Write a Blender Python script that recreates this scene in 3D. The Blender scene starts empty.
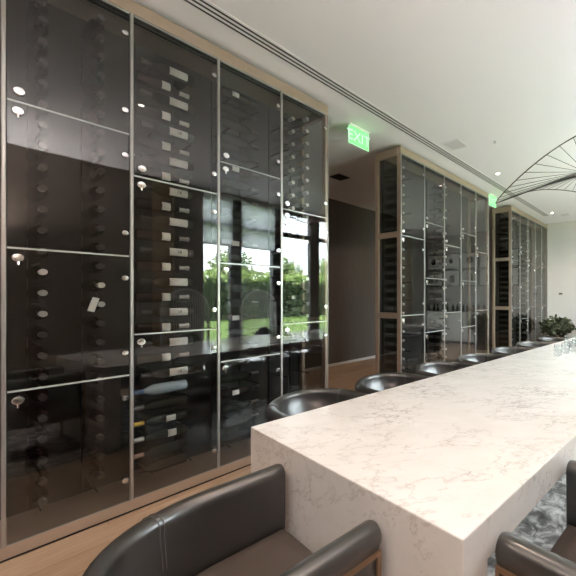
import bpy, bmesh, math, random
from mathutils import Vector, Matrix
random.seed(7)
PI = math.pi
SC = bpy.context.scene
COL = SC.collection
EYE = 1.38

# ------------------------------------------------------------------ helpers
def link(o, parent=None):
    COL.objects.link(o)
    if parent is not None:
        o.parent = parent
    return o

def tag(o, label=None, cat=None, group=None, kind=None):
    if label: o['label'] = label
    if cat: o['category'] = cat
    if group: o['group'] = group
    if kind: o['kind'] = kind
    return o

def empty(name, loc=(0, 0, 0), rz=0.0, parent=None):
    o = bpy.data.objects.new(name, None)
    o.empty_display_size = 0.1
    o.location = loc
    o.rotation_euler = (0, 0, rz)
    return link(o, parent)

class MB:
    """collects geometry for ONE mesh object"""
    def __init__(self):
        self.v = []; self.f = []; self.mi = []; self.m = 0
    def add(self, vs, fs):
        b = len(self.v)
        self.v += [tuple(p) for p in vs]
        self.f += [tuple(i + b for i in f) for f in fs]
        self.mi += [self.m] * len(fs)
        return self
    def box(self, x0, x1, y0, y1, z0, z1):
        vs = [(x0,y0,z0),(x1,y0,z0),(x1,y1,z0),(x0,y1,z0),(x0,y0,z1),(x1,y0,z1),(x1,y1,z1),(x0,y1,z1)]
        return self.add(vs, [(0,3,2,1),(4,5,6,7),(0,1,5,4),(1,2,6,5),(2,3,7,6),(3,0,4,7)])
    def rod(self, p, q, r, n=8, r2=None):
        p = Vector(p); q = Vector(q); r2 = r if r2 is None else r2
        d = (q - p).normalized()
        u = d.orthogonal().normalized(); w = d.cross(u)
        vs = []
        for c, rr in ((p, r), (q, r2)):
            for i in range(n):
                a = 2 * PI * i / n
                vs.append(c + (u * math.cos(a) + w * math.sin(a)) * rr)
        fs = [(i, (i+1) % n, n + (i+1) % n, n + i) for i in range(n)]
        fs += [tuple(range(n))[::-1], tuple(range(n, 2*n))]
        return self.add(vs, fs)
    def tube(self, pts, r, n=6, closed=False):
        pts = [Vector(p) for p in pts]; N = len(pts); vs = []
        prev = None
        for i, p in enumerate(pts):
            if closed: d = pts[(i+1) % N] - pts[i-1]
            else: d = pts[min(i+1, N-1)] - pts[max(i-1, 0)]
            d.normalize()
            u = d.orthogonal().normalized() if prev is None else (prev - d * prev.dot(d)).normalized()
            prev = u; w = d.cross(u)
            for k in range(n):
                a = 2*PI*k/n
                vs.append(p + (u*math.cos(a) + w*math.sin(a))*r)
        fs = []
        for i in range(N if closed else N-1):
            j = (i+1) % N
            for k in range(n):
                k2 = (k+1) % n
                fs.append((i*n+k, i*n+k2, j*n+k2, j*n+k))
        if not closed:
            fs += [tuple(range(n))[::-1], tuple(range((N-1)*n, N*n))]
        return self.add(vs, fs)
    def lathe(self, prof, n=20, axis='z', origin=(0,0,0)):
        """prof = [(r, h)...] turned about an axis; r may be 0 at the ends"""
        vs = []; rows = []
        ox, oy, oz = origin
        for r, h in prof:
            if r < 1e-6:
                rows.append([len(vs)]); ring = [(0.0, 0.0)]
            else:
                rows.append(list(range(len(vs), len(vs)+n)))
                ring = [(r*math.cos(2*PI*i/n), r*math.sin(2*PI*i/n)) for i in range(n)]
            for a, b in ring:
                if axis == 'z': vs.append((ox+a, oy+b, oz+h))
                elif axis == 'x': vs.append((ox+h, oy+a, oz+b))
                else: vs.append((ox+b, oy+h, oz+a))
        fs = []
        for A, B in zip(rows, rows[1:]):
            if len(A) == 1 and len(B) == 1: continue
            for i in range(n):
                j = (i+1) % n
                if len(A) == 1: fs.append((A[0], B[j], B[i]))
                elif len(B) == 1: fs.append((A[i], A[j], B[0]))
                else: fs.append((A[i], A[j], B[j], B[i]))
        return self.add(vs, fs)
    def mesh(self, name, mats):
        me = bpy.data.meshes.new(name)
        me.from_pydata(self.v, [], self.f)
        if not isinstance(mats, (list, tuple)): mats = [mats]
        for m in mats: me.materials.append(m)
        for p, i in zip(me.polygons, self.mi): p.material_index = i
        bm = bmesh.new(); bm.from_mesh(me)
        bmesh.ops.recalc_face_normals(bm, faces=bm.faces)
        bm.to_mesh(me); bm.free()
        return me
    def build(self, name, mats, parent=None, smooth=False, bevel=0, loc=None, seg=2):
        me = self.mesh(name, mats)
        o = bpy.data.objects.new(name, me)
        link(o, parent)
        if loc is not None: o.location = loc
        if smooth:
            for p in me.polygons: p.use_smooth = True
            es = o.modifiers.new('split', 'EDGE_SPLIT'); es.split_angle = math.radians(40)
        if bevel:
            b = o.modifiers.new('bevel', 'BEVEL'); b.width = bevel; b.segments = seg
            b.limit_method = 'ANGLE'; b.angle_limit = math.radians(40)
        return o

def copy_tree(o, parent=None):
    c = o.copy(); COL.objects.link(c)
    if parent is not None: c.parent = parent
    for ch in list(o.children): copy_tree(ch, c)
    return c

def text_mesh(txt, size, depth=0.0006):
    cu = bpy.data.curves.new('text', 'FONT')
    cu.body = txt; cu.size = size; cu.extrude = depth
    cu.align_x = 'CENTER'; cu.align_y = 'CENTER'; cu.resolution_u = 3
    t = bpy.data.objects.new('text', cu); COL.objects.link(t)
    dg = bpy.context.evaluated_depsgraph_get()
    me = bpy.data.meshes.new_from_object(t.evaluated_get(dg))
    bpy.data.objects.remove(t)
    return me

ORD = ['first','second','third','fourth','fifth','sixth','seventh','eighth','ninth','tenth','eleventh','twelfth',
 'thirteenth','fourteenth','fifteenth','sixteenth','seventeenth','eighteenth','nineteenth','twentieth',
 'twenty-first','twenty-second','twenty-third','twenty-fourth','twenty-fifth','twenty-sixth','twenty-seventh','twenty-eighth']

# ------------------------------------------------------------------ materials
def mat(name, color=(.5,.5,.5), rough=.5, metal=0.0, **kw):
    m = bpy.data.materials.new(name); m.use_nodes = True
    b = m.node_tree.nodes['Principled BSDF']
    b.inputs['Base Color'].default_value = (*color, 1)
    b.inputs['Roughness'].default_value = rough
    b.inputs['Metallic'].default_value = metal
    for k, v in kw.items(): b.inputs[k].default_value = v
    return m

def nodes(m): return m.node_tree.nodes, m.node_tree.links, m.node_tree.nodes['Principled BSDF']

def ramp(n, stops):
    r = n.new('ShaderNodeValToRGB'); e = r.color_ramp.elements
    e[0].position, e[0].color = stops[0][0], (*stops[0][1], 1)
    e[1].position, e[1].color = stops[-1][0], (*stops[-1][1], 1)
    for p, c in stops[1:-1]:
        x = e.new(p); x.color = (*c, 1)
    return r

def bump(m, scale, strength, dist=.002, detail=3):
    n, l, b = nodes(m)
    t = n.new('ShaderNodeTexCoord'); z = n.new('ShaderNodeTexNoise'); z.inputs['Scale'].default_value = scale
    z.inputs['Detail'].default_value = detail
    l.new(t.outputs['Object'], z.inputs['Vector'])
    bp = n.new('ShaderNodeBump'); bp.inputs['Strength'].default_value = strength; bp.inputs['Distance'].default_value = dist
    l.new(z.outputs['Fac'], bp.inputs['Height']); l.new(bp.outputs['Normal'], b.inputs['Normal'])
    return m

def glass(name, tint, ior=1.5, rough=0.0):
    """thin architectural glass: Fresnel mirror over a tinted see-through body"""
    m = bpy.data.materials.new(name); m.use_nodes = True
    n, l = m.node_tree.nodes, m.node_tree.links
    n.clear()
    out = n.new('ShaderNodeOutputMaterial'); mix = n.new('ShaderNodeMixShader')
    fr = n.new('ShaderNodeFresnel'); fr.inputs['IOR'].default_value = ior
    geo = n.new('ShaderNodeNewGeometry')
    # the same reflectance from inside and outside of the sheet
    mx = n.new('ShaderNodeMath'); mx.operation = 'MULTIPLY_ADD'
    mx.inputs[1].default_value = (1/ior - ior); mx.inputs[2].default_value = ior
    l.new(geo.outputs['Backfacing'], mx.inputs[0]); 
    # Fresnel flips the index itself on back faces, feed it the reciprocal there
    l.new(mx.outputs[0], fr.inputs['IOR'])
    tr = n.new('ShaderNodeBsdfTransparent'); tr.inputs['Color'].default_value = (*tint, 1)
    gl = n.new('ShaderNodeBsdfGlossy'); gl.inputs['Roughness'].default_value = rough
    l.new(fr.outputs['Fac'], mix.inputs['Fac'])
    l.new(tr.outputs[0], mix.inputs[1]); l.new(gl.outputs[0], mix.inputs[2]); l.new(mix.outputs[0], out.inputs['Surface'])
    return m

def emit(name, color, strength):
    m = bpy.data.materials.new(name); m.use_nodes = True
    b = m.node_tree.nodes['Principled BSDF']
    b.inputs['Base Color'].default_value = (*color, 1)
    b.inputs['Emission Color'].default_value = (*color, 1)
    b.inputs['Emission Strength'].default_value = strength
    return m

M = {}
M['ceiling'] = bump(mat('ceiling_paint', (.80,.79,.80), .9), 60, .05)
M['white_wall'] = bump(mat('white_plaster', (.58,.56,.535), .85), 80, .05)
M['back_wall'] = bump(mat('warm_plaster', (.12,.09,.07), .85), 80, .05)
M['bronze'] = mat('bronze_frame', (.43,.335,.265), .42, .4)
M['frame_dark'] = mat('dark_inner_frame', (.03,.03,.03), .4, .3)
M['alu'] = mat('brushed_aluminium', (.40,.39,.375), .35, .7)
M['edge'] = mat('polished_glass_edge', (.50,.52,.50), .25, .3)
M['chrome'] = mat('chrome', (.92,.92,.92), .18, 1.0)
M['interior'] = mat('cabinet_interior', (.012,.011,.010), .6)
M['rack'] = mat('black_rack_metal', (.012,.012,.012), .4, .4)
M['dooor'] = glass('smoked_glass', (.81,.81,.80), 1.68)
M['pane'] = glass('window_glass', (.97,.985,.98), 1.45)
M['clear'] = glass('drinking_glass', (.95,.97,.97), 1.5)
M['bottle'] = mat('dark_bottle_glass', (.012,.014,.010), .12)
M['bottle_red'] = mat('red_wine_bottle_glass', (.022,.009,.008), .14)
M['bottle_blue'] = mat('pale_blue_bottle_glass', (.36,.45,.52), .10)
M['paper'] = mat('label_paper', (.90,.88,.85), .7)
M['ink'] = mat('black_ink', (.03,.03,.03), .7)
M['capsule'] = mat('pale_capsule_foil', (.74,.72,.70), .35, .35)
M['capsule_dark'] = mat('dark_capsule_foil', (.10,.09,.09), .35, .5)
M['capsule_yellow'] = mat('yellow_capsule_foil', (.70,.45,.08), .4, .2)
M['capsule_rose'] = mat('rose_capsule_foil', (.60,.40,.36), .4, .2)
M['capsule_blue'] = mat('blue_capsule_foil', (.05,.13,.30), .35, .2)
M['leather'] = bump(mat('charcoal_leather', (.020,.018,.017), .36, 0, **{'Specular IOR Level': .8, 'Coat Weight': .7, 'Coat Roughness': .22, 'Coat IOR': 1.6}), 420, .10, .0006)
M['leather_seat'] = bump(mat('taupe_leather', (.070,.054,.045), .42), 420, .12, .0006)
M['stitch'] = mat('leather_stitching', (.10,.095,.09), .6)
M['wood_trim'] = mat('golden_bronze_trim', (.25,.15,.09), .4, .45)
M['black'] = mat('black_paint', (.012,.012,.012), .5)
M['white_metal'] = mat('white_powder_coat', (.75,.75,.75), .5)
M['dark_metal'] = mat('dark_window_frame', (.085,.086,.09), .45)
M['blind'] = mat('white_blind_cloth', (.75,.76,.78), .9, 0, **{'Transmission Weight': 0.0})
n_, l_, b_ = nodes(M['blind'])
tl_ = n_.new('ShaderNodeBsdfTranslucent'); tl_.inputs['Color'].default_value = (.80,.82,.84,1)
mx_ = n_.new('ShaderNodeMixShader'); mx_.inputs[0].default_value = .92
l_.new(b_.outputs[0], mx_.inputs[1]); l_.new(tl_.outputs[0], mx_.inputs[2]); l_.new(mx_.outputs[0], n_['Material Output'].inputs['Surface'])
M['drape'] = mat('tan_drape_cloth', (.46,.34,.22), .9)
M['plant_dark'] = mat('dark_pot_plant_green', (.040,.052,.024), .55)
M['plant_mid'] = mat('olive_pot_plant_green', (.085,.105,.045), .55)
M['planter'] = mat('charcoal_planter', (.05,.05,.05), .6)
M['soil'] = mat('potting_soil', (.03,.02,.015), .95)
M['leaf'] = mat('foliage_green', (.15,.22,.085), .6)
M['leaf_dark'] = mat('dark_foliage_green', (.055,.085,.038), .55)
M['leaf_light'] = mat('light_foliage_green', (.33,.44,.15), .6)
M['bark'] = mat('bark', (.10,.075,.055), .9)
M['grass'] = bump(mat('lawn_grass', (.13,.21,.045), .9), 30, .6, .03)
M['paving'] = bump(mat('patio_paving', (.36,.36,.38), .85), 20, .1)
M['lounge'] = bump(mat('pale_grey_upholstery', (.78,.78,.77), .85), 300, .2, .0008)
M['cushion'] = bump(mat('charcoal_cushion_cloth', (.06,.06,.065), .9), 300, .2, .0008)
M['counter'] = mat('pale_grey_cabinetry', (.55,.54,.52), .5)
M['downlight'] = emit('downlight_lens', (1.0,.90,.78), 14)
M['art'] = mat('art_paper', (.74,.73,.70), .8)

# walls of dark wood panelling
def wood_panel(name, c1, c2, sc=1.0):
    m = mat(name, c1, .55); n, l, b = nodes(m)
    t = n.new('ShaderNodeTexCoord'); mp = n.new('ShaderNodeMapping'); mp.inputs['Scale'].default_value = (9*sc, 9*sc, .5*sc)
    z = n.new('ShaderNodeTexNoise'); z.inputs['Scale'].default_value = 4; z.inputs['Detail'].default_value = 6
    r = ramp(n, [(.3, c1), (.7, c2)])
    l.new(t.outputs['Object'], mp.inputs['Vector']); l.new(mp.outputs[0], z.inputs['Vector'])
    l.new(z.outputs['Fac'], r.inputs['Fac']); l.new(r.outputs['Color'], b.inputs['Base Color'])
    return m
M['dark_wall'] = wood_panel('dark_wood_panelling', (.115,.098,.090), (.14,.12,.11))
M['brown_wall'] = wood_panel('brown_wood_panelling', (.17,.135,.112), (.22,.175,.145))

# oak plank floor
def floor_mat():
    m = mat('oak_planks', (.4,.3,.2), .42); n, l, b = nodes(m)
    t = n.new('ShaderNodeTexCoord'); mp = n.new('ShaderNodeMapping'); mp.inputs['Rotation'].default_value = (0, 0, PI/2)
    br = n.new('ShaderNodeTexBrick'); br.offset = .37; br.inputs['Scale'].default_value = 1
    br.inputs['Brick Width'].default_value = 1.7; br.inputs['Row Height'].default_value = .19
    br.inputs['Mortar Size'].default_value = .0016; br.inputs['Mortar Smooth'].default_value = .2
    br.inputs['Color1'].default_value = (.47,.335,.235,1); br.inputs['Color2'].default_value = (.39,.265,.18,1)
    br.inputs['Mortar'].default_value = (.16,.11,.075,1)
    l.new(t.outputs['Object'], mp.inputs['Vector']); l.new(mp.outputs[0], br.inputs['Vector'])
    mp2 = n.new('ShaderNodeMapping'); mp2.inputs['Scale'].default_value = (14, 1.2, 1)
    z = n.new('ShaderNodeTexNoise'); z.inputs['Scale'].default_value = 3; z.inputs['Detail'].default_value = 7; z.inputs['Roughness'].default_value = .6
    l.new(t.outputs['Object'], mp2.inputs['Vector']); l.new(mp2.outputs[0], z.inputs['Vector'])
    r = ramp(n, [(.3, (.72,.70,.68)), (.7, (1.1,1.1,1.1))])
    l.new(z.outputs['Fac'], r.inputs['Fac'])
    mx = n.new('ShaderNodeMix'); mx.data_type = 'RGBA'; mx.blend_type = 'MULTIPLY'; mx.inputs[0].default_value = .8
    l.new(br.outputs['Color'], mx.inputs[6]); l.new(r.outputs['Color'], mx.inputs[7]); l.new(mx.outputs[2], b.inputs['Base Color'])
    return m
M['floor'] = floor_mat()

# white marble with fine grey veins
def marble_mat():
    m = mat('veined_marble', (.8,.78,.76), .16); n, l, b = nodes(m)
    t = n.new('ShaderNodeTexCoord')
    v_ = Vector((.60,.62,.50)).normalized(); w_ = v_.orthogonal().normalized(); q_ = v_.cross(w_)
    m0 = n.new('ShaderNodeMapping'); m0.inputs['Rotation'].default_value = Matrix((v_, w_, q_)).to_euler('XYZ')
    mp = n.new('ShaderNodeMapping'); mp.inputs['Scale'].default_value = (.40, 3.6, 3.6)
    l.new(t.outputs['Object'], m0.inputs['Vector']); l.new(m0.outputs[0], mp.inputs['Vector'])
    def vein(scale, width, seed, dist):
        z = n.new('ShaderNodeTexNoise'); z.noise_dimensions = '4D'; z.inputs['W'].default_value = seed
        z.inputs['Scale'].default_value = scale; z.inputs['Detail'].default_value = 6; z.inputs['Roughness'].default_value = .62
        z.inputs['Distortion'].default_value = dist
        l.new(mp.outputs[0], z.inputs['Vector'])
        s = n.new('ShaderNodeMath'); s.operation = 'SUBTRACT'; s.inputs[1].default_value = .5; l.new(z.outputs['Fac'], s.inputs[0])
        a = n.new('ShaderNodeMath'); a.operation = 'ABSOLUTE'; l.new(s.outputs[0], a.inputs[0])
        r = ramp(n, [(0, (1,1,1)), (width*.4, (.5,.5,.5)), (width, (0,0,0))]); l.new(a.outputs[0], r.inputs['Fac'])
        return r
    v1 = vein(1.3, .011, 1.3, .25); v2 = vein(4.0, .020, 7.1, .15)
    msk = n.new('ShaderNodeTexNoise'); msk.inputs['Scale'].default_value = 2.2; msk.inputs['Detail'].default_value = 3
    l.new(t.outputs['Object'], msk.inputs['Vector'])
    mr = ramp(n, [(.44, (.08,.08,.08)), (.68, (1,1,1))]); l.new(msk.outputs['Fac'], mr.inputs['Fac'])
    m1 = n.new('ShaderNodeMath'); m1.operation = 'MULTIPLY'; l.new(v2.outputs['Color'], m1.inputs[0]); l.new(mr.outputs['Color'], m1.inputs[1])
    m2 = n.new('ShaderNodeMath'); m2.operation = 'MULTIPLY_ADD'; m2.inputs[1].default_value = .8
    l.new(m1.outputs[0], m2.inputs[0])
    m3 = n.new('ShaderNodeMath'); m3.operation = 'MULTIPLY'; m3.inputs[1].default_value = .9
    mk2 = n.new('ShaderNodeMath'); mk2.operation = 'MULTIPLY'
    l.new(v1.outputs['Color'], mk2.inputs[0]); l.new(msk.outputs['Fac'], mk2.inputs[1]); l.new(mk2.outputs[0], m3.inputs[0]); l.new(m3.outputs[0], m2.inputs[2])
    cl = n.new('ShaderNodeTexNoise'); cl.inputs['Scale'].default_value = 2.0; cl.inputs['Detail'].default_value = 4
    l.new(mp.outputs[0], cl.inputs['Vector'])
    cr = ramp(n, [(.3, (.70,.675,.645)), (.7, (.76,.74,.715))]); l.new(cl.outputs['Fac'], cr.inputs['Fac'])
    mx = n.new('ShaderNodeMix'); mx.data_type = 'RGBA'; mx.inputs[7].default_value = (.30,.26,.235,1)
    l.new(m2.outputs[0], mx.inputs[0]); l.new(cr.outputs['Color'], mx.inputs[6]); l.new(mx.outputs[2], b.inputs['Base Color'])
    return m
M['marble'] = marble_mat()

def rug_mat():
    m = mat('mottled_grey_rug', (.3,.3,.3), .95); n, l, b = nodes(m)
    t = n.new('ShaderNodeTexCoord')
    z = n.new('ShaderNodeTexNoise'); z.inputs['Scale'].default_value = 8.5; z.inputs['Detail'].default_value = 7; z.inputs['Roughness'].default_value = .68; z.inputs['Distortion'].default_value = .5
    l.new(t.outputs['Object'], z.inputs['Vector'])
    r = ramp(n, [(.36, (.06,.057,.054)), (.48, (.17,.163,.155)), (.56, (.42,.405,.39)), (.68, (.66,.64,.62))])
    l.new(z.outputs['Fac'], r.inputs['Fac']); l.new(r.outputs['Color'], b.inputs['Base Color'])
    return m
M['rug'] = rug_mat()

# ------------------------------------------------------------------ room shell
CEIL = 3.31
XD = -2.888          # face of the wine cabinets
XL, XR = -5.68, 1.20
YB, YE = -2.4, 9.34

def struct(mb, name, m, parent=None, **kw):
    o = mb.build(name, m, parent, **kw)
    if parent is None: o['kind'] = 'structure'
    return o
struct(MB().box(XL-.12, XR+.12, YB-.12, YE+.12, -.12, 0), 'floor', M['floor'])
struct(MB().box(XL-.12, XR+.12, YB-.12, YE+.12, CEIL, CEIL+.15), 'ceiling', M['ceiling'])
struct(MB().box(XL-.12, XL, YB-.12, YE+.12, 0, CEIL), 'wall_left', M['dark_wall'])
struct(MB().box(XL, XR+.12, YE, YE+.12, 0, CEIL), 'wall_end', M['white_wall'])
struct(MB().box(XL, XR+.12, YB-.12, YB, 0, CEIL), 'wall_back', M['back_wall'])
struct(MB().box(XR, XR+.12, YB, 2.79, 0, CEIL), 'wall_right', M['brown_wall'])
struct(MB().box(XR, XR+.12, 7.9, YE, 0, CEIL), 'wall_right_far', M['white_wall'])
HEAD = 3.22
struct(MB().box(XR, XR+.12, 2.79, 7.9, HEAD, CEIL), 'wall_right_head', M['white_wall'])
struct(MB().box(XL, XL+.012, YB, YE, 0, .05), 'baseboard_left', M['white_metal'])

# windows down the right side, floor to head, dark mullions and a transom bar
WIN = [(2.79,3.25),(3.45,4.08),(4.28,4.98),(5.22,5.92),(6.16,6.86),(7.10,7.80)]
edges = [2.79] + [ (WIN[i][1]+WIN[i+1][0])/2 for i in range(5)] + [7.9]
for i, (a, b) in enumerate(WIN):
    f = MB()
    f.box(XR+.005, XR+.115, edges[i], a, 0, HEAD) if a > edges[i] else None
    f.box(XR+.005, XR+.115, b, edges[i+1], 0, HEAD)
    f.box(XR+.02, XR+.10, a, b, 2.67, 2.76)
    f.box(XR+.02, XR+.10, a, b, 0, .07)
    f.box(XR+.02, XR+.10, a, b, HEAD-.05, HEAD)
    w = struct(f, 'window_%d' % (i+1), M['dark_metal'])
    MB().box(XR+.055, XR+.065, a, b, .07, HEAD-.05).build('pane', M['pane'], w)

# ------------------------------------------------------------------ wine cabinets
GL = .008
A_SPLITS = [.08, .885, 1.640, 2.415, 3.185]
B_SPLITS = [.08, 1.140, 2.160, 3.185]
DEPTH = .44
CAB_H = 3.275

def chrome_disc(parent, name, x, y, z, r):
    m = MB()
    m.lathe([(0, 0), (r, 0), (r, .006), (r*.82, .011), (r*.3, .012), (0, .012)], 14, 'x', (x, y, z))
    return m.build(name, M['chrome'], parent, smooth=True)

def wine_cabinet(ys, types, label, group, racks):
    y0, y1 = ys[0], ys[-1]
    root = empty('wine_cabinet', (XD, y0, 0))
    tag(root, label, 'wine cabinet', group)
    L = y1 - y0
    yy = [y - y0 for y in ys]
    f = MB()
    f.box(-.05, 0, -.0, L, CAB_H-.085, CAB_H)            # top fascia
    f.box(-.05, 0, -.0, L, .015, .08)                    # bottom rail
    f.box(-DEPTH, -.05, 0, L, CAB_H-.03, CAB_H)          # roof
    f.box(-DEPTH, -.05, 0, L, .015, .06)                 # cabinet floor
    for s, (a, b) in enumerate(((0, .03), (L-.03, L))):  # end frames: two stiles, rails
        f.box(-.06, -.004, a, b, .08, CAB_H-.085)
        f.box(-DEPTH, -DEPTH+.06, a, b, .06, CAB_H-.03)
        for z0, z1 in ((.06, .13), (1.10, 1.17), (2.135, 2.205), (CAB_H-.11, CAB_H-.03)):
            f.box(-DEPTH+.06, -.06, a, b, z0, z1)
    f.build('frame', M['bronze'], root, bevel=.002, seg=1)
    g = MB(); g.box(-.055, -.03, .012, L-.012, CAB_H-.115, CAB_H-.085)
    g.build('head_channel', M['frame_dark'], root)
    MB().box(-.05, -.012, .01, L-.01, .0, .015).build('plinth', M['black'], root)
    MB().box(-DEPTH, -DEPTH+.012, .03, L-.03, .06, CAB_H-.03).build('back_panel', M['interior'], root)
    for a, b in ((.012, .018), (L-.018, L-.012)):
        e = MB()
        for z0, z1 in ((.13, 1.10), (1.17, 2.135), (2.205, CAB_H-.11)):
            e.box(-DEPTH+.06, -.06, a, b, z0, z1)
        e.build('side_glass', M['dooor'], root)
    # mullions between the door columns
    for i, y in enumerate(yy):
        w = .0085
        lo = max(y-w, 0); hi = min(y+w, L)
        MB().box(-.012, .004, lo, hi, .08, CAB_H-.085).build('mullion', M['alu'], root, bevel=.002, seg=1)
    for i, t in enumerate(types):
        a = yy[i] + .012; b = yy[i+1] - .012
        sp = A_SPLITS if t == 'A' else B_SPLITS
        for k in range(len(sp)-1):
            z0, z1 = sp[k]+.005, sp[k+1]-.009
            d = MB().box(-GL, 0, a, b, z0, z1).build('glass_door', M['dooor'], root)
            MB().box(-GL-.001, .001, a, b, z1, z1+.009).build('edge_strip', M['edge'], d)
            if k == 0: MB().box(-GL-.001, .001, a, b, z0-.005, z0).build('edge_strip', M['edge'], d)
            if k < len(sp)-2:
                chrome_disc(d, 'lock', .0, a+.036, z1-.046, .0235)
                m = MB(); m.rod((.006, a+.036, z1-.066), (.006, a+.036, z1-.084), .005, 8)
                m.build('lock_tab', M['chrome'], d)
            if k > 0:
                if k == len(sp)-2:
                    chrome_disc(d, 'lock', .0, a+.040, z0+.046, .0235)
            chrome_disc(d, 'hinge_bolt', .0, b-.022, z0+.135, .0185)
            chrome_disc(d, 'hinge_bolt', .0, b-.022, z1-.135, .0185)
    # peg rails carrying the bottles
    for i in racks:
        a = yy[i]; b = yy[i+1]
        m = MB()
        for q in (.28, .74):
            y = a + (b-a)*q
            m.box(-DEPTH+.012, -DEPTH+.032, y-.018, y+.018, .07, CAB_H-.06)
        z = .2
        while z < 3.1:
            for q in (.28, .74):
                y = a + (b-a)*q
                m.rod((-DEPTH+.03, y, z-.045), (-.13, y, z-.045), .005, 6)
            z += .118*2
        m.build('peg_rail', M['rack'], root)
    return root

P1 = [-.285, .230, .745, 1.257, 1.768, 2.262]
P2 = [3.363, 3.865, 4.362, 4.845, 5.338, 5.832]
P3 = [6.888, 7.370, 7.860, 8.350, 8.835, 9.320]
wine_cabinet(P1, 'BABAB', 'nearest wall-height wine cabinet of smoked glass doors at left', 'smoked glass wine cabinets along the room', (1, 2, 3, 4))
wine_cabinet(P2, 'BABAB', 'middle smoked glass wine cabinet with bronze frame, just beyond the passage', 'smoked glass wine cabinets along the room', (0, 2))
wine_cabinet(P3, 'BABAB', 'farthest smoked glass wine cabinet, reaching the white end wall', 'smoked glass wine cabinets along the room', (0, 2))

# ------------------------------------------------------------------ bottles
BPROF = [(0,.004),(.030,0),(.0365,.006),(.0375,.02),(.0375,.185),(.034,.205),(.022,.228),(.0150,.245),(.0142,.295),(.0165,.297),(.0165,.306),(0,.306)]
def make_bottle(body, cap, label_kind, full=True):
    """bottle along local +z, base at origin"""
    b = MB().lathe(BPROF, 18).build('wine_bottle', body, None, smooth=True)
    c = MB().lathe([(.0152,.246),(.0148,.292),(.0172,.296),(.0172,.3085),(0,.3085)], 14).build('capsule', cap, b, smooth=True)
    if label_kind:
        z0, z1, ang = {'wide': (.045,.155,.78), 'round': (.135,.185,.8), 'small': (.07,.12,.7), 'tag': (.075,.13,.55)}[label_kind]
        m = MB(); vs = []; fs = []; n = 10
        for i in range(n+1):
            a = -ang + 2*ang*i/n
            vs += [(.0382*math.cos(a), .0382*math.sin(a), z0), (.0382*math.cos(a), .0382*math.sin(a), z1)]
        for i in range(n): fs.append((2*i, 2*i+2, 2*i+3, 2*i+1))
        m.add(vs, fs)
        lb = m.build('label', M['paper'], b, smooth=True)
        so = lb.modifiers.new('thick', 'SOLIDIFY'); so.thickness = .0006; so.offset = 1
    return b
# prototypes live in the scene only as copies; originals are the first of their kind
PROTO = {}
def bottle(kind, loc, rot, label, group):
    if kind not in PROTO:
        spec = {'neck':  (M['bottle'], M['capsule'], None),
                'neckd': (M['bottle_red'], M['capsule_dark'], None),
                'wide':  (M['bottle'], M['capsule_dark'], 'wide'),
                'round': (M['bottle_red'], M['capsule'], 'round'),
                'dark':  (M['bottle'], M['capsule_dark'], None),
                'plain': (M['bottle_red'], M['capsule_dark'], 'tag'),
                'blue':  (M['bottle_blue'], M['capsule_blue'], None),
                'yellow':(M['bottle'], M['capsule_yellow'], 'tag'),
                'white': (M['bottle'], M['capsule'], 'small'),
                'rose':  (M['bottle'], M['capsule_rose'], None)}[kind]
        o = PROTO[kind] = make_bottle(*spec)
    else:
        o = copy_tree(PROTO[kind])
    o.rotation_mode = 'XYZ'
    o.location = loc; o.rotation_euler = rot
    tag(o, label, 'wine bottle', group)
    return o
SMALL = {}
def small_bottle(kind, loc, label, group):
    """far bottle: glass and capsule in one small mesh, neck towards the glass"""
    if kind not in SMALL:
        m = MB(); m.lathe(BPROF, 10, 'x'); m.m = 1
        m.lathe([(.0152,.246),(.0172,.296),(.0172,.3085),(0,.3085)], 8, 'x')
        SMALL[kind] = m.build('wine_bottle', [M['bottle'], M['capsule'] if kind == 'pale' else M['capsule_dark']], None, smooth=True)
        o = SMALL[kind]
    else:
        o = SMALL[kind].copy(); COL.objects.link(o)
    o.location = loc
    tag(o, label, 'wine bottle', group)

NECK = (0, PI/2, 0)                 # axis +x: neck to the glass
SIDE_R = (-PI/2, PI/2, 0)           # placeholder, set below
ORDF = ORD
def rot_from(axis, front):
    """rotation turning local z to axis and local x to front"""
    z = Vector(axis).normalized(); x = Vector(front); x = (x - z*x.dot(z)).normalized(); y = z.cross(x)
    return Matrix((x, y, z)).transposed().to_euler('XYZ')
R_NECK = rot_from((1,0,0), (0,0,-1))
R_RIGHT = rot_from((0,1,.0), (1,0,0))     # lies along the cabinet, neck away from camera, label to the room
R_LEFT = rot_from((0,-1,0), (1,0,0))

XB = XD - DEPTH + .075               # base of neck-out bottles
def zlist(z0=.22, z1=3.06, st=.118):
    n = int((z1 - z0)/st) + 1
    return [z0 + st*i for i in range(n)][::-1]

def col_neck(y, where, group, kinds, stagger=0.0, z0=.22, z1=3.06, pale=(0,0)):
    for i, z in enumerate(zlist(z0, z1)):
        bottle('neck' if pale[0] < z < pale[1] else kinds[i % len(kinds)], (XB, y, z + stagger), R_NECK,
               'neck-out bottle, %s from top, %s' % (ORD[i], where), group)

c1 = P1[1]
col_neck(c1+.145, 'left row in near cabinet\'s first bay', 'bottles in the left bay of the near cabinet', ['neckd'], 0, pale=(1.2,1.62))
col_neck(c1+.385, 'right row in near cabinet\'s first bay', 'bottles in the left bay of the near cabinet', ['neckd'], .05, pale=(1.2,1.5))
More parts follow.
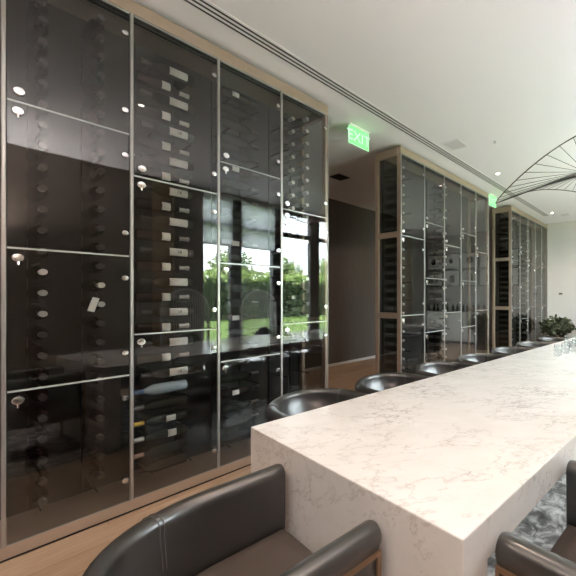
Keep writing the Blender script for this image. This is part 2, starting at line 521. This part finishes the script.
# second bay: labels to the room
zs = zlist(.20, 3.08, .107)
c2 = P1[2]
ln = len(zs)
for i, z in enumerate(zs):
    where = 'second bay of near cabinet'
    grp = 'label-out bottles in the near cabinet'
    if z > .80:
        if i % 2 == 0:
            o = bottle('wide', (XD-.12, c2+.385, z), R_LEFT, 'bottle with wide white label, %s from top, %s' % (ORD[i], where), grp)
        else:
            o = bottle('round', (XD-.15, c2+.06, z), R_RIGHT, 'dark bottle with short white label, %s from top, %s' % (ORD[i], where), grp)
    else:
        k = ['blue', 'dark', 'yellow', 'white', 'rose', 'dark', 'plain'][len([q for q in zs[:i] if q <= .80]) % 7]
        txt = {'blue': 'pale blue glass bottle', 'dark': 'dark bottle with dark capsule', 'yellow': 'bottle with yellow capsule',
               'white': 'bottle with white capsule', 'rose': 'bottle with rose capsule', 'plain': 'bottle with tag label'}[k]
        o = bottle(k, (XD-.12, c2+.34, z), R_LEFT, '%s lying low, %s from top, %s' % (txt, ORD[i], where), grp)
# the readable number on three of the wide labels
num = text_mesh('18', .030)
num.materials.append(M['ink'])
wides = [o for o in COL.objects if o.name.startswith('wine_bottle') and str(o.get('label','')).startswith('bottle with wide')]
for o in wides[2::2]:
    lb = [c for c in o.children if c.name.startswith('label')][0]
    t = bpy.data.objects.new('number', num); link(t, lb)
    t.matrix_local = Matrix.Translation((.0394, 0, .098)) @ Matrix(((0,0,1,0),(0,1,0,0),(-1,0,0,0),(0,0,0,1)))
# third bay
c3 = P1[3]
for i, z in enumerate(zlist(.20, 3.08, .125)):
    bottle('dark' if i % 5 else 'plain', (XD-.22, c3+.11, z), R_RIGHT,
           'dark bottle lying sideways, %s from top in third bay of near cabinet' % ORD[i], 'sideways bottles in the near cabinet')
# fourth bay
c4 = P1[4]
col_neck(c4+.15, 'left row in near cabinet\'s end bay', 'bottles in the end bay of the near cabinet', ['neckd','neckd','neck'], 0, .9, pale=(2.0,3.1))
col_neck(c4+.30, 'right row in near cabinet\'s end bay', 'bottles in the end bay of the near cabinet', ['neckd','neck','neckd'], .06, .9, pale=(2.0,3.1))
# farther cabinets
for bay, nm, kinds in ((0, 'first', ['pale']), (2, 'third', ['pale','pale','dark'])):
    for i, z in enumerate(zlist(.22, 3.06)):
        small_bottle(kinds[i % len(kinds)], (XB, P2[bay]+.13, z), 'neck-out bottle, %s from top in %s bay of middle cabinet' % (ORD[i], nm), 'bottles in the middle cabinet')
for bay, nm, kinds in ((0, 'first', ['pale','dark']), (2, 'third', ['dark','pale'])):
    for i, z in enumerate(zlist(.22, 3.06)):
        small_bottle(kinds[i % len(kinds)], (XB, P3[bay]+.20, z), 'neck-out bottle, %s from top in %s bay of farthest cabinet' % (ORD[i], nm), 'bottles in the farthest cabinet')
# paper tag hanging behind the near glass
m = MB().box(0, .0012, -.016, .016, -.085, 0)
tg = m.build('price_tag', M['paper'], None, loc=(XD-.03, .585, 1.372))
tg.rotation_euler = (math.radians(-16), 0, 0)
tag(tg, 'white paper tag hanging behind the near cabinet\'s left glass', 'tag')
MB().tube([(.0006,0,-.004),(.0006,.004,.012),(.0006,0,.022),(-.05,0,.03)], .0012, 5).build('string', M['stitch'], tg)

# ------------------------------------------------------------------ marble table
TR = math.radians(-4.7)
TX, TY = -1.675, .868
TW, TL, TH, AP = 1.228, 5.20, .76, .12
t = MB()
prof = [(0,0),(0,TH),(TL,TH),(TL,0),(TL-AP,0),(TL-AP,TH-AP),(AP,TH-AP),(AP,0)]
vs = [(0,y,z) for y,z in prof] + [(TW,y,z) for y,z in prof]
fs = [(0,1,6,7),(1,2,5,6),(2,3,4,5),(8,15,14,9),(9,14,13,10),(10,13,12,11)] + [(i,(i+1)%8,8+(i+1)%8,8+i) for i in range(8)]
t.add(vs, fs)
table = t.build('dining_table', M['marble'], None, bevel=.004)
table.location = (TX, TY, .0042); table.rotation_euler = (0,0,TR)
tag(table, 'long white veined marble table with waterfall end', 'table')
def on_table(u, v):
    """u along the width from the left edge, v along the length"""
    c, s = math.cos(TR), math.sin(TR)
    return (TX + u*c - v*s, TY + u*s + v*c)

# ------------------------------------------------------------------ tub chairs
R0 = .285; TIP = .255
def u_path(n_arc=28, n_str=6):
    pts = []
    for i in range(n_str): pts.append(((-R0, TIP - TIP*i/n_str), (-1, 0), 0.0))
    for i in range(n_arc+1):
        a = PI + PI*i/n_arc
        pts.append(((R0*math.cos(a), R0*math.sin(a)), (math.cos(a), math.sin(a)), math.sin(PI*i/n_arc)))
    for i in range(1, n_str+1): pts.append(((R0, TIP*i/n_str), (1, 0), 0.0))
    return pts
def section(w, k=1.0):
    rr = .038 - .014*w; co = .030*w; cz = .664 + .022*w
    top = co - rr*.97
    s = []
    for z in (.405, .47, .54, .60, .64):
        f = (z-.405)/.235
        s.append(((-.030-.075*w)*(1-f) + top*f, z + .02*w*f))
    for j in range(13):
        a = PI*1.02 - (PI*1.24)*j/12
        s.append((co + rr*math.cos(a), cz + rr*math.sin(a)))
    b = .012*w
    s += [(co+.026,.617+.015*w),(.026+b+co*.7,.53),(.026+b+co*.3,.44),(.022+b*.7,.35),(.018,.295),(-.020,.295)]
    return s
def chair_shell():
    m = MB(); P = u_path(); rings = []; N = None
    def ring(p, nrm, w, dy=0, shrink=0):
        S = section(w); N = len(S)
        out = []
        for o, z in S:
            if shrink:
                o = o*(1-shrink*.25); z = .48 + (z-.48)*(1-shrink*.05)
            out.append((p[0]+nrm[0]*o, p[1]+nrm[1]*o+dy, z))
        return out
    allr = []
    (p, nn, w) = P[0]
    allr.append(ring(p, nn, 0, .016, 1.2)); allr.append(ring(p, nn, 0, .012, .45)); 
    for p, nn, w in P: allr.append(ring(p, nn, w*w))
    p, nn, w = P[-1]
    allr.append(ring(p, nn, 0, .012, .45)); allr.append(ring(p, nn, 0, .016, 1.2))
    N = len(allr[0]); vs = [q for r in allr for q in r]; fs = []
    for i in range(len(allr)-1):
        for k in range(N):
            k2 = (k+1) % N
            fs.append((i*N+k, i*N+k2, (i+1)*N+k2, (i+1)*N+k))
    fs.append(tuple(range(N))); fs.append(tuple(range((len(allr)-1)*N, len(allr)*N))[::-1])
    return m.add(vs, fs)
def d_ring(r, front, z, n=20):
    pts = [(-r, front, z)] 
    for i in range(n+1):
        a = PI + PI*i/n
        pts.append((r*math.cos(a), r*math.sin(a), z))
    pts.append((r, front, z))
    return pts
def d_stack(rows, n=20):
    m = MB(); rs = [d_ring(r, f, z, n) for r, f, z in rows]; N = len(rs[0])
    vs = [p for r in rs for p in r]; fs = []
    for i in range(len(rs)-1):
        for k in range(N):
            k2 = (k+1) % N
            fs.append((i*N+k, i*N+k2, (i+1)*N+k2, (i+1)*N+k))
    fs.append(tuple(range(N))[::-1]); fs.append(tuple(range((len(rs)-1)*N, len(rs)*N)))
    return m.add(vs, fs)
def make_chair():
    root = empty('tub_chair')
    chair_shell().build('shell', M['leather'], root, smooth=True)
    d_stack([(.244,.251,.355),(.2505,.261,.365),(.2505,.263,.440),(.247,.259,.456),(.235,.247,.466),(.20,.205,.471),(.12,.11,.474)]).build('seat', M['leather_seat'], root, smooth=True)
    d_stack([(.235,.24,.285),(.235,.24,.354)]).build('seat_base', M['leather'], root)
    for sx in (-1, 1):
        l = MB(); l.box(sx*R0-.014, sx*R0+.014, TIP-.008, TIP+.014, 0, .296); l.build('leg', M['wood_trim'], root, bevel=.002)
        q = MB()
        o0, o1 = sorted((sx*(R0+.023), sx*(R0+.034)))
        q.box(o0, o1, .0, TIP+.012, .610, .623)
        q.box(o0, o1, .0, TIP+.012, .296, .312)
        q.box(o0, o1, TIP-.002, TIP+.012, .312, .610)
        q.build('arm_trim', M['wood_trim'], root)
        a = -PI/2 + sx*.75
        px, py = .27*math.cos(a), .27*math.sin(a)
        MB().rod((px, py, .296), (px*1.08, py*1.08, 0), .016, 10, .011).build('leg', M['wood_trim'], root)
        # double seam where the arm meets the back
        s = MB()
        for dp in (.52, .57):
            ph = PI + dp if sx < 0 else 2*PI - dp
            w = math.sin(dp)**2
            S = section(w)[2:-4]
            s.tube([((R0 + o*1.02 + (.0006 if o > 0 else -.0006))*math.cos(ph), (R0 + o*1.02)*math.sin(ph), .001+z) for o, z in S], .0016, 5)
        s.build('seam', M['stitch'], root)
    return root
tub = make_chair()
def place_chair(xy, rz, label, z=0, first=[True]):
    if first[0]: o = tub; first[0] = False
    else: o = copy_tree(tub)
    o.location = (xy[0], xy[1], z); o.rotation_euler = (0, 0, rz)
    tag(o, label, 'chair', 'leather tub chairs around the marble table')
    return o
# the chair at the near end
place_chair(on_table(.632, -.294), TR, 'charcoal leather tub chair at the marble table\'s near end', .0045)
# the chair on the right-hand side
place_chair(on_table(TW+.283, .450), TR + PI/2, 'charcoal leather tub chair at the table\'s right side, seen from above', .0045)
LEFT = [.56, 1.24, 1.93, 2.63, 3.33, 4.05, 4.77]
nm = ['nearest', 'second', 'third', 'fourth', 'fifth', 'sixth', 'farthest']
for k, v in enumerate(LEFT):
    place_chair(on_table(-.29, v), TR - PI/2, 'charcoal leather tub chair, %s in the row along the table\'s left side' % nm[k])

# ------------------------------------------------------------------ things on the table
def make_glass():
    m = MB().lathe([(0,.004),(.030,.004),(.034,.012),(.040,.06),(.0385,.125),(.0375,.125),(.039,.06),(.032,.014),(0,.010)], 18)
    return m
GM = make_glass().mesh('drinking_glass', M['clear'])
for p in GM.polygons: p.use_smooth = True
WG = MB().lathe([(0,0),(.034,0),(.034,.003),(.006,.008),(.0045,.05),(.0045,.085),(.012,.092),(.034,.12),(.042,.155),(.036,.215),(.035,.215),(.041,.155),(.033,.122),(.010,.097),(0,.095)], 18).mesh('wine_glass', M['clear'])
for p in WG.polygons: p.use_smooth = True
gi = 0
for r in range(2):
    for k in range(7):
        u = .41 + .11*r + .012*k; v = 2.85 + .19*k
        x, y = on_table(u, v)
        o = bpy.data.objects.new('wine_glass' if r else 'drinking_glass', WG if r else GM); link(o)
        o.location = (x, y, TH)
        tag(o, ('stemmed clear wine glass, %s along the row on the marble table' if r else 'clear tumbler glass, %s along the row on the marble table') % ORD[k], 'glass', 'glassware on the table')

# ------------------------------------------------------------------ rug
rg = MB().box(.10, TW+.62, -.80, TL+.7, 0, .004).build('area_rug', M['rug'], None)
rg.location = (TX, TY, 0); rg.rotation_euler = (0,0,TR)
tag(rg, 'mottled grey and charcoal rug on the floor under the table', 'rug')

# ------------------------------------------------------------------ ceiling items
def downlight(x, y, label, watt=26, vis=True):
    root = empty('downlight', (x, y, CEIL))
    tag(root, label, 'ceiling light', 'recessed downlights')
    MB().lathe([(.0245,-.002),(.0245,-.006),(.046,-.006),(.048,0),(.0245,0)], 20).build('trim_ring', M['white_metal'], root, smooth=True)
    MB().lathe([(0,-.003),(.024,-.003)], 20).build('lens', M['downlight'], root)
    ld = bpy.data.lights.new('downlight_lamp', 'SPOT'); ld.energy = watt; ld.color = (1.0,.76,.56)
    ld.spot_size = math.radians(120); ld.spot_blend = .8; ld.shadow_soft_size = .05
    lo = bpy.data.objects.new('lamp', ld); link(lo, root); lo.location = (0, 0, -.03)
downlight(-2.35, 5.06, 'small round downlight in the white ceiling beside the middle cabinet')
downlight(-2.42, 8.15, 'small round downlight in the white ceiling beside the farthest cabinet')
HID = [(-1.30,1.23),(-1.25,-.9),(.1,-.9),(-2.0,-.5),(.35,1.6),(-4.6,2.6),(-4.6,5.2),(0,6.4)]
for k, (x, y) in enumerate(HID):
    # lamps of the same kind outside the picture, needed for the room's light
    downlight(x, y, ['round downlight above the table\'s near end', 'round downlight behind the near chair', 'round downlight behind the right chair',
        'round downlight by the near cabinet', 'round downlight near the window wall', 'round downlight in the passage before the dark wall',
        'round downlight in the passage behind the middle cabinet', 'round downlight near the far windows'][k], [16,8,4,20,10,17,18,8][k])

def fill_uplight(x, y, rz, label, watt):  # unseen uplight fixture, added to brighten the ceiling
    r = empty('added_uplight', (x, y, 2.05), rz); tag(r, label, 'added fill lamp', 'added fill uplights')
    MB().box(-.06, .06, -.005, .02, -.09, .09).build('backplate', M['bronze'], r, bevel=.002)
    MB().lathe([(.045,-.06),(.075,.06),(.071,.06),(.041,-.056),(0,-.056),(0,-.06),(.045,-.06)], 20, 'z', (0,.10,0)).build('shade', M['white_metal'], r, smooth=True)
    MB().rod((0,.02,-.03), (0,.06,-.03), .01, 8).build('arm', M['bronze'], r)
    MB().lathe([(0,-.03),(.02,-.02),(.024,0),(.015,.025),(0,.03)], 14, 'z', (0,.10,-.005)).build('bulb', M['bulb'], r, smooth=True)
    ld = bpy.data.lights.new('added_uplight_lamp', 'SPOT'); ld.energy = watt; ld.color = (1.0,.93,.89); ld.spot_size = math.radians(165); ld.spot_blend = .6; ld.shadow_soft_size = .06
    lo = bpy.data.objects.new('lamp', ld); link(lo, r); lo.location = (0, .10, .08); lo.rotation_euler = (PI, 0, 0)
M['bulb'] = emit('bulb_glass', (1.0,.90,.76), 10)
for k, x in enumerate((-2.9, .4)):
    fill_uplight(x, YB, 0, 'added unseen uplight on the back wall, %s from the left end' % ORD[k], 36)
for k, y in enumerate((-1.2, .2)):
    fill_uplight(XR, y, PI/2, 'added unseen uplight on the brown wall, %s from the back wall' % ORD[k], 150)
sl = empty('slot_diffuser', (-2.61, 0, CEIL))
tag(sl, 'long triple black slot diffuser running along the white ceiling', 'air diffuser')
MB().box(-.070, .070, -2.3, 8.38, -.004, 0).build('frame', M['white_metal'], sl)
for x in (-.042, 0, .042):
    MB().box(x-.008, x+.008, -2.29, 8.37, -.0052, -.003).build('slot', M['black'], sl)
def vent(x, y, w, d, label, m):
    r = empty('ceiling_vent', (x, y, CEIL)); tag(r, label, 'vent')
    f = MB()
    f.box(-w/2, w/2, -d/2, -d/2+.02, -.006, 0); f.box(-w/2, w/2, d/2-.02, d/2, -.006, 0)
    f.box(-w/2, -w/2+.02, -d/2+.02, d/2-.02, -.006, 0); f.box(w/2-.02, w/2, -d/2+.02, d/2-.02, -.006, 0)
    f.build('frame', M['white_metal'], r)
    g = MB(); k = -d/2+.03
    while k < d/2-.03:
        g.box(-w/2+.02, w/2-.02, k, k+.012, -.005, 0); k += .02
    g.build('grille', m, r)
M['vent_grey'] = mat('grey_vent_blades', (.66,.66,.66), .6)
vent(-2.36, 3.80, .26, .26, 'small square white vent in the ceiling above the middle cabinet', M['vent_grey'])
vent(-4.53, 3.78, .30, .30, 'dark square vent in the ceiling of the passage', M['black'])
vent(-2.22, 8.50, .22, .22, 'square grey vent in the ceiling by the end wall', M['vent_grey'])
sp = MB().lathe([(0,-.035),(.022,-.033),(.022,-.03),(.008,-.028),(.008,-.006),(.034,-.005),(.036,0),(0,0)], 14).build('sprinkler', M['white_metal'], None, smooth=True, loc=(-1.89, 3.99, CEIL+.003))
tag(sp, 'small sprinkler head on the white ceiling', 'sprinkler')

# exit signs
M['exit_green'] = emit('exit_sign_green', (.16,.70,.20), .42)
M['exit_white'] = emit('exit_sign_white', (.45,.85,.50), .38)
XT = text_mesh('EXIT', .165, .001); XT.materials.append(M['exit_white'])
def exit_sign(x, y, label):
    r = empty('exit_sign', (x, y, CEIL)); tag(r, label, 'exit sign', 'green exit signs')
    MB().box(-.022, .022, -.15, .15, -.022, 0).build('housing', M['white_metal'], r, bevel=.003)
    MB().box(-.004, .004, -.145, .145, -.215, -.022).build('panel', M['exit_green'], r)
    for s in (1, -1):
        o = bpy.data.objects.new('lettering', XT); link(o, r)
        rot = Matrix(((0,0,s,0),(s,0,0,0),(0,1,0,0),(0,0,0,1)))
        o.matrix_local = Matrix.Translation((s*.0052, 0, -.122)) @ rot
    e = MB(); e.box(-.0045, .0045, -.15, -.145, -.22, -.022); e.box(-.0045, .0045, .145, .15, -.22, -.022); e.box(-.0045, .0045, -.15, .15, -.22, -.215)
    e.build('edge', M['exit_white'], r)
exit_sign(-3.03, 2.80, 'green exit sign on the ceiling between near and middle cabinets')
exit_sign(-2.93, 6.08, 'green exit sign on the ceiling between middle and farthest cabinets')

# ------------------------------------------------------------------ pendant
HUB = Vector((-.83, 3.92, EYE+1.27))
PEND_R = .92
def hoop_point(a):
    """wavy sun-hat brim: radius and height change round the hub"""
    r = PEND_R
    z = -.06 + .20*math.cos(2*(a - math.radians(-53)))
    return HUB + Vector((r*math.cos(a), r*math.sin(a), z))
pr = empty('pendant_lamp', HUB); tag(pr, 'large wide-brimmed pendant of thin black ribs over the table', 'pendant lamp')
pl = lambda v: v - HUB
NR = 52
MB().tube([pl(hoop_point(2*PI*i/96)) for i in range(96)], .0048, 6, True).build('hoop', M['black'], pr, smooth=True)
rib = []
for i in range(NR):
    a = 2*PI*i/NR
    q = pl(hoop_point(a))
    a2 = a + .45
    p = Vector((.085*math.cos(a2), .085*math.sin(a2), .02))
    mpt = p.lerp(q, .45)
    pts = []
    for k in range(9):
        s = k/8
        pts.append(p*(1-s)**2 + mpt*2*s*(1-s) + q*s*s)
    MB().tube(pts, .0028, 5).build('rib', M['black'], pr)
MB().lathe([(.085,.015),(.09,.02),(.085,.027),(.078,.02),(.085,.015)], 24).build('hub_ring', M['black'], pr)
MB().lathe([(0,.0),(.03,.0),(.045,.005),(.078,.012),(.03,.06),(0,.06)], 16).build('socket', M['black'], pr, smooth=True)
MB().rod((0,0,.06), (0,0,CEIL-HUB.z-.02), .004, 8).build('cable', M['black'], pr)
MB().lathe([(0,CEIL-HUB.z-.03),(.055,CEIL-HUB.z-.03),(.06,CEIL-HUB.z-.001),(0,CEIL-HUB.z-.001)], 20).build('ceiling_rose', M['black'], pr, smooth=True)

MB().lathe([(0,-.09),(.03,-.08),(.045,-.045),(.03,-.01),(.02,.0),(0,.0)], 16).build('bulb', M['bulb'], pr, smooth=True)
pd_ = bpy.data.lights.new('pendant_bulb', 'POINT'); pd_.energy = 1.5; pd_.color = (1,.93,.85); pd_.shadow_soft_size = .12
po_ = bpy.data.objects.new('lamp', pd_); link(po_, pr); po_.location = (0,0,-.22)
# ------------------------------------------------------------------ foliage
def leaves(mb, centre, radii, n, size, flat=.6, shell=.55):
    for _ in range(n):
        d = Vector((random.gauss(0,1), random.gauss(0,1), random.gauss(0,1))).normalized()
        s = shell + (1-shell)*random.random()
        c = Vector(centre) + Vector((d.x*radii[0], d.y*radii[1], d.z*radii[2]))*s
        u = Vector((random.gauss(0,1), random.gauss(0,1), random.gauss(0,.7))).normalized()
        w = u.cross(d + Vector((random.gauss(0,.5),)*3)).normalized()
        L = size*random.uniform(.7,1.3); W = L*.42
        k = d*L*.12
        mb.add([c-u*L*.5, c+w*W*.5+k, c+u*L*.5, c-w*W*.5+k], [(0,1,2,3)])
def boxleaves(mb, x0, x1, y0, y1, z0, z1, n, size):
    for _ in range(n):
        c = Vector((random.uniform(x0,x1), random.uniform(y0,y1), random.uniform(z0,z1)))
        u = Vector((random.gauss(0,1), random.gauss(0,1), random.gauss(0,1))).normalized()
        w = u.orthogonal().normalized()
        w = (w*math.cos(c.x*50) + u.cross(w)*math.sin(c.x*50)).normalized()
        L = size*random.uniform(.6,1.4)
        mb.add([c-u*L*.5, c+w*L*.25, c+u*L*.5, c-w*L*.25], [(0,1,2,3)])

# bushy plants by the end wall
for k, (x, y, lab) in enumerate(((-2.42, 8.50, 'bushy green plant in a low planter at the end wall, next to the farthest cabinet'),
                                  (-1.50, 8.26, 'bushy green plant in a low planter at the end wall, farther from the cabinet'))):
    r = empty('potted_plant', (x, y, 0)); tag(r, lab, 'plant', 'plants at the end wall')
    MB().lathe([(0,0),(.19,0),(.24,.42),(.225,.42),(.215,.39),(0,.39)], 24).build('planter', M['planter'], r, smooth=True)
    s = MB()
    for j in range(9):
        a = j*.7; s.rod((.08*math.cos(a), .08*math.sin(a), .39), (.28*math.cos(a), .28*math.sin(a), .62+.03*j%.09), .006, 5)
    s.build('stem', M['bark'], r)
    f = MB(); leaves(f, (0,0,.66), (.41,.36,.23), 520, .12); f.m = 1; leaves(f, (0,0,.69), (.41,.36,.23), 220, .11)
    f.build('foliage', [M['plant_dark'], M['plant_mid']], r)

# outside: ground, hedge, trees
struct(MB().box(XR+.12, 40, -25, 45, -.14, -.04), 'ground_lawn', M['grass'])
struct(MB().box(XR+.12, 4.2, -6, 14, -.04, -.01), 'ground_patio', M['paving'])
hd = empty('hedge', (16.5, 10, -.04)); tag(hd, 'long clipped green hedge across the lawn outside the windows', 'hedge')
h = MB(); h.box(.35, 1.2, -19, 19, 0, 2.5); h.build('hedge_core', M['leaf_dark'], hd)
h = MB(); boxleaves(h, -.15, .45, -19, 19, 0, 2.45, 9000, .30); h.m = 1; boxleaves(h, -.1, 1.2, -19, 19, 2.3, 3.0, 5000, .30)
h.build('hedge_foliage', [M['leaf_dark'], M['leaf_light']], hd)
for k, (x, y, hgt, rad) in enumerate([(20,1.5,4.6,1.6),(21,6.5,3.8,1.2),(22,13,4.9,1.5),(20.5,16.5,4.4,1.4),(22,22,5.2,1.7)]):
    r = empty('tree', (x, y, -.04)); tag(r, 'leafy tree beyond the hedge, %s from the near end' % ORD[k], 'tree', 'trees beyond the hedge')
    MB().rod((0,0,0), (0,0,hgt*.7), .16, 10, .08).build('trunk', M['bark'], r)
    f = MB(); leaves(f, (0,0,hgt*.68), (rad,rad,hgt*.32), 800, .36, shell=.35); f.m = 1; leaves(f, (0,0,hgt*.72), (rad,rad,hgt*.32), 500, .34, shell=.35)
    f.build('foliage', [M['leaf'], M['leaf_light']], r)

# ------------------------------------------------------------------ window side furnishing (seen mirrored in the glass)
for k, (y0, y1) in enumerate(((2.80, 3.25), (3.45, 4.08))):
    r = empty('roller_blind', (XR-.03, (y0+y1)/2, 0)); tag(r, 'white roller blind half lowered over the %s window' % ['narrow first', 'second'][k], 'blind', 'roller blinds')
    w = (y1-y0)/2 + .02
    MB().box(-.004, 0, -w, w, 2.345, HEAD-.03).build('cloth', M['blind'], r)
    MB().box(-.012, .004, -w, w, 2.32, 2.345).build('bottom_bar', M['white_metal'], r)
    MB().rod((-.01, -w, HEAD-.02), (-.01, w, HEAD-.02), .022, 12).build('roller', M['white_metal'], r)
def drape(y0, y1, lab):
    vs = []; fs = []; n = 48
    for i in range(n+1):
        y = y0 + (y1-y0)*i/n; x = XR - .06 + .022*math.sin(i*1.25)
        vs += [(x, y, .02), (x, y, 3.24)]
    for i in range(n): fs.append((2*i, 2*i+2, 2*i+3, 2*i+1))
    r = MB().add(vs, fs).build('drape', M['drape'], None, smooth=True)
    s = r.modifiers.new('thick', 'SOLIDIFY'); s.thickness = .004
    tag(r, lab, 'drape', 'tan drapes')
drape(2.04, 2.34, 'narrow tan drape on the brown wall before the first window')
drape(7.95, 8.60, 'wide tan drape beside the last window')

def lounge_chair(x, y, rz, lab):
    r = empty('lounge_chair', (x, y, 0), rz); tag(r, lab, 'lounge chair', 'arched lounge chairs by the window')
    # arched rim strung with vertical cords
    W = .34; H = 1.50
    for i in range(1, 20):
        q = -W + 2*W*i/20
        zt = H - W + math.sqrt(max(W*W - q*q, 0))
        MB().rod((q, -.30, .36), (q, -.30, zt), .0065, 6).build('cord', M['lounge'], r)
    pts = [(-W, -.30, .34)] + [(-W, -.30, .34 + (H-W-.34)*k/6) for k in range(1,7)]
    pts += [(W*math.cos(PI - PI*k/18), -.30, H-W+W*math.sin(PI*k/18)) for k in range(1,19)]
    pts += [(W, -.30, .34 + (H-W-.34)*k/6) for k in range(5,-1,-1)]
    MB().tube(pts, .018, 8).build('back_rim', M['lounge'], r, smooth=True)
    MB().box(-.33, .33, -.28, .34, .28, .44).build('seat', M['lounge'], r, bevel=.03)
    for sx in (-.28, .28):
        for sy in (-.24, .28):
            MB().rod((sx, sy, .29), (sx*1.05, sy*1.05, 0), .018, 10, .012).build('leg', M['dark_metal'], r)
    c = MB().lathe([(0,-.05),(.10,-.05),(.165,-.02),(.17,0),(.165,.02),(.10,.05),(0,.05)], 24, 'y').build('round_cushion', M['cushion'], None, smooth=True)
    mat4 = Matrix.Translation((x, y, 0)) @ Matrix.Rotation(rz, 4, 'Z') @ Matrix.Translation((0, -.17, .615)) @ Matrix.Rotation(math.radians(-8), 4, 'X')
    c.matrix_world = mat4
    tag(c, 'round charcoal cushion on the %s' % lab.replace('pale grey ', ''), 'cushion', 'round cushions')
lounge_chair(.76, 3.72, PI/2, 'pale grey arched corded lounge chair by the second window')
lounge_chair(.76, 2.47, PI/2, 'pale grey arched corded lounge chair nearer the brown wall')

# back counter, its bottles and the framed prints on the end wall
ct = empty('back_counter', (.02, YE, 0)); tag(ct, 'pale grey counter along the white end wall', 'counter')
MB().box(-1.2, 1.14, -.60, -.002, .08, .89).build('body', M['counter'], ct)
MB().box(-1.18, 1.12, -.56, -.002, 0, .08).build('plinth', M['black'], ct)
MB().box(-1.21, 1.15, -.63, -.002, .89, .93).build('worktop', M['marble'], ct, bevel=.004)
for k in range(4):
    d = MB().box(-1.19+.58*k, -1.19+.58*k+.57, -.618, -.60, .09, .88).build('door', M['counter'], ct, bevel=.002)
    MB().box(-1.19+.58*k+.53, -1.19+.58*k+.545, -.635, -.618, .55, .75).build('handle', M['dark_metal'], d)
cb = MB().lathe([(0,0),(.036,0),(.038,.01),(.038,.13),(.03,.16),(.014,.18),(.014,.23),(0,.23)], 14).mesh('counter_bottle', M['bottle'])
for p in cb.polygons: p.use_smooth = True
for k in range(12):
    o = bpy.data.objects.new('counter_bottle', cb); link(o)
    o.location = (-1.1 + .18*k, YE-.16-.05*(k % 2), .93)
    tag(o, 'dark bottle standing on the end-wall counter, %s from the left' % ORD[k], 'bottle', 'bottles on the back counter')
for i in range(5):
    for j in range(2):
        x0 = -2.10 + .64*i; z0 = 1.70 + .53*j
        r = empty('framed_print', (x0+.3, YE, z0)); tag(r, 'framed abstract print on the end wall, %s row, %s from left' % (['lower','upper'][j], ORD[i]), 'picture', 'framed prints on the end wall')
        f = MB()
        f.box(-.30, .30, -.03, -.002, 0, .018); f.box(-.30, .30, -.03, -.002, .482, .50)
        f.box(-.30, -.282, -.03, -.002, .018, .482); f.box(.282, .30, -.03, -.002, .018, .482)
        f.build('frame', M['dark_metal'], r)
        MB().box(-.282, .282, -.016, -.004, .018, .482).build('sheet', M['art'], r)
        a = MB()
        if j == 1:
            rr = .07 + .02*((i*7) % 3)
            a.lathe([(0,-.0175),(rr,-.0175),(rr,-.0160),(0,-.0160)], 20, 'y', (.03*(i-2), 0, .26))
        else:
            for q in range(1 + (i*2) % 4):
                a.box(-.10+.065*q, -.06+.065*q, -.0175, -.016, .12, .36 - .03*((q+i) % 2))
        a.build('motif', M['ink'], r)
# small dark plate on the end wall
sw = MB().box(-.045, .045, -.012, 0, -.018, .018).build('wall_plate', M['black'], None, loc=(-2.55, YE, 1.45))
tag(sw, 'small dark plate on the white end wall beside the farthest cabinet', 'wall plate')

# ------------------------------------------------------------------ light
w = bpy.data.worlds.new('daylight'); SC.world = w; w.use_nodes = True
bg = w.node_tree.nodes['Background']
bg.inputs['Color'].default_value = (.88,.95,1.0,1); bg.inputs['Strength'].default_value = 8.5
sun = bpy.data.lights.new('sun', 'SUN'); sun.energy = 15; sun.color = (1,.95,.86); sun.angle = .02
so = bpy.data.objects.new('sun', sun); link(so)
so.rotation_euler = Vector((.14, .72, -.66)).to_track_quat('-Z', 'Y').to_euler()
for k, (a, b) in enumerate(WIN):
    pd = bpy.data.lights.new('window_portal', 'AREA'); pd.shape = 'RECTANGLE'; pd.size = b-a; pd.size_y = HEAD-.1
    pd.cycles.is_portal = True
    po = bpy.data.objects.new('window_portal', pd); link(po)
    po.location = (XR+.13, (a+b)/2, HEAD/2)
    po.rotation_euler = (PI/2, 0, PI/2)      # local -Z faces into the room
    po.rotation_euler = Vector((-1,0,0)).to_track_quat('-Z', 'Z').to_euler()

# ------------------------------------------------------------------ camera
cam = bpy.data.cameras.new('camera')
cam.sensor_fit = 'HORIZONTAL'; cam.sensor_width = 36
cam.lens = 351/576*36
cam.shift_x = (288-440)/576; cam.shift_y = (296.5-288)/576
cam.clip_start = .02; cam.clip_end = 200
co = bpy.data.objects.new('camera', cam); link(co)
co.location = (0, 0, EYE); co.rotation_euler = (PI/2, 0, math.radians(34.25))
SC.camera = co
SC.view_settings.view_transform = 'Standard'
try: SC.view_settings.look = 'None'
except Exception: pass
SC.view_settings.gamma = 1; SC.view_settings.use_curve_mapping = False
SC.view_settings.exposure = 1.46
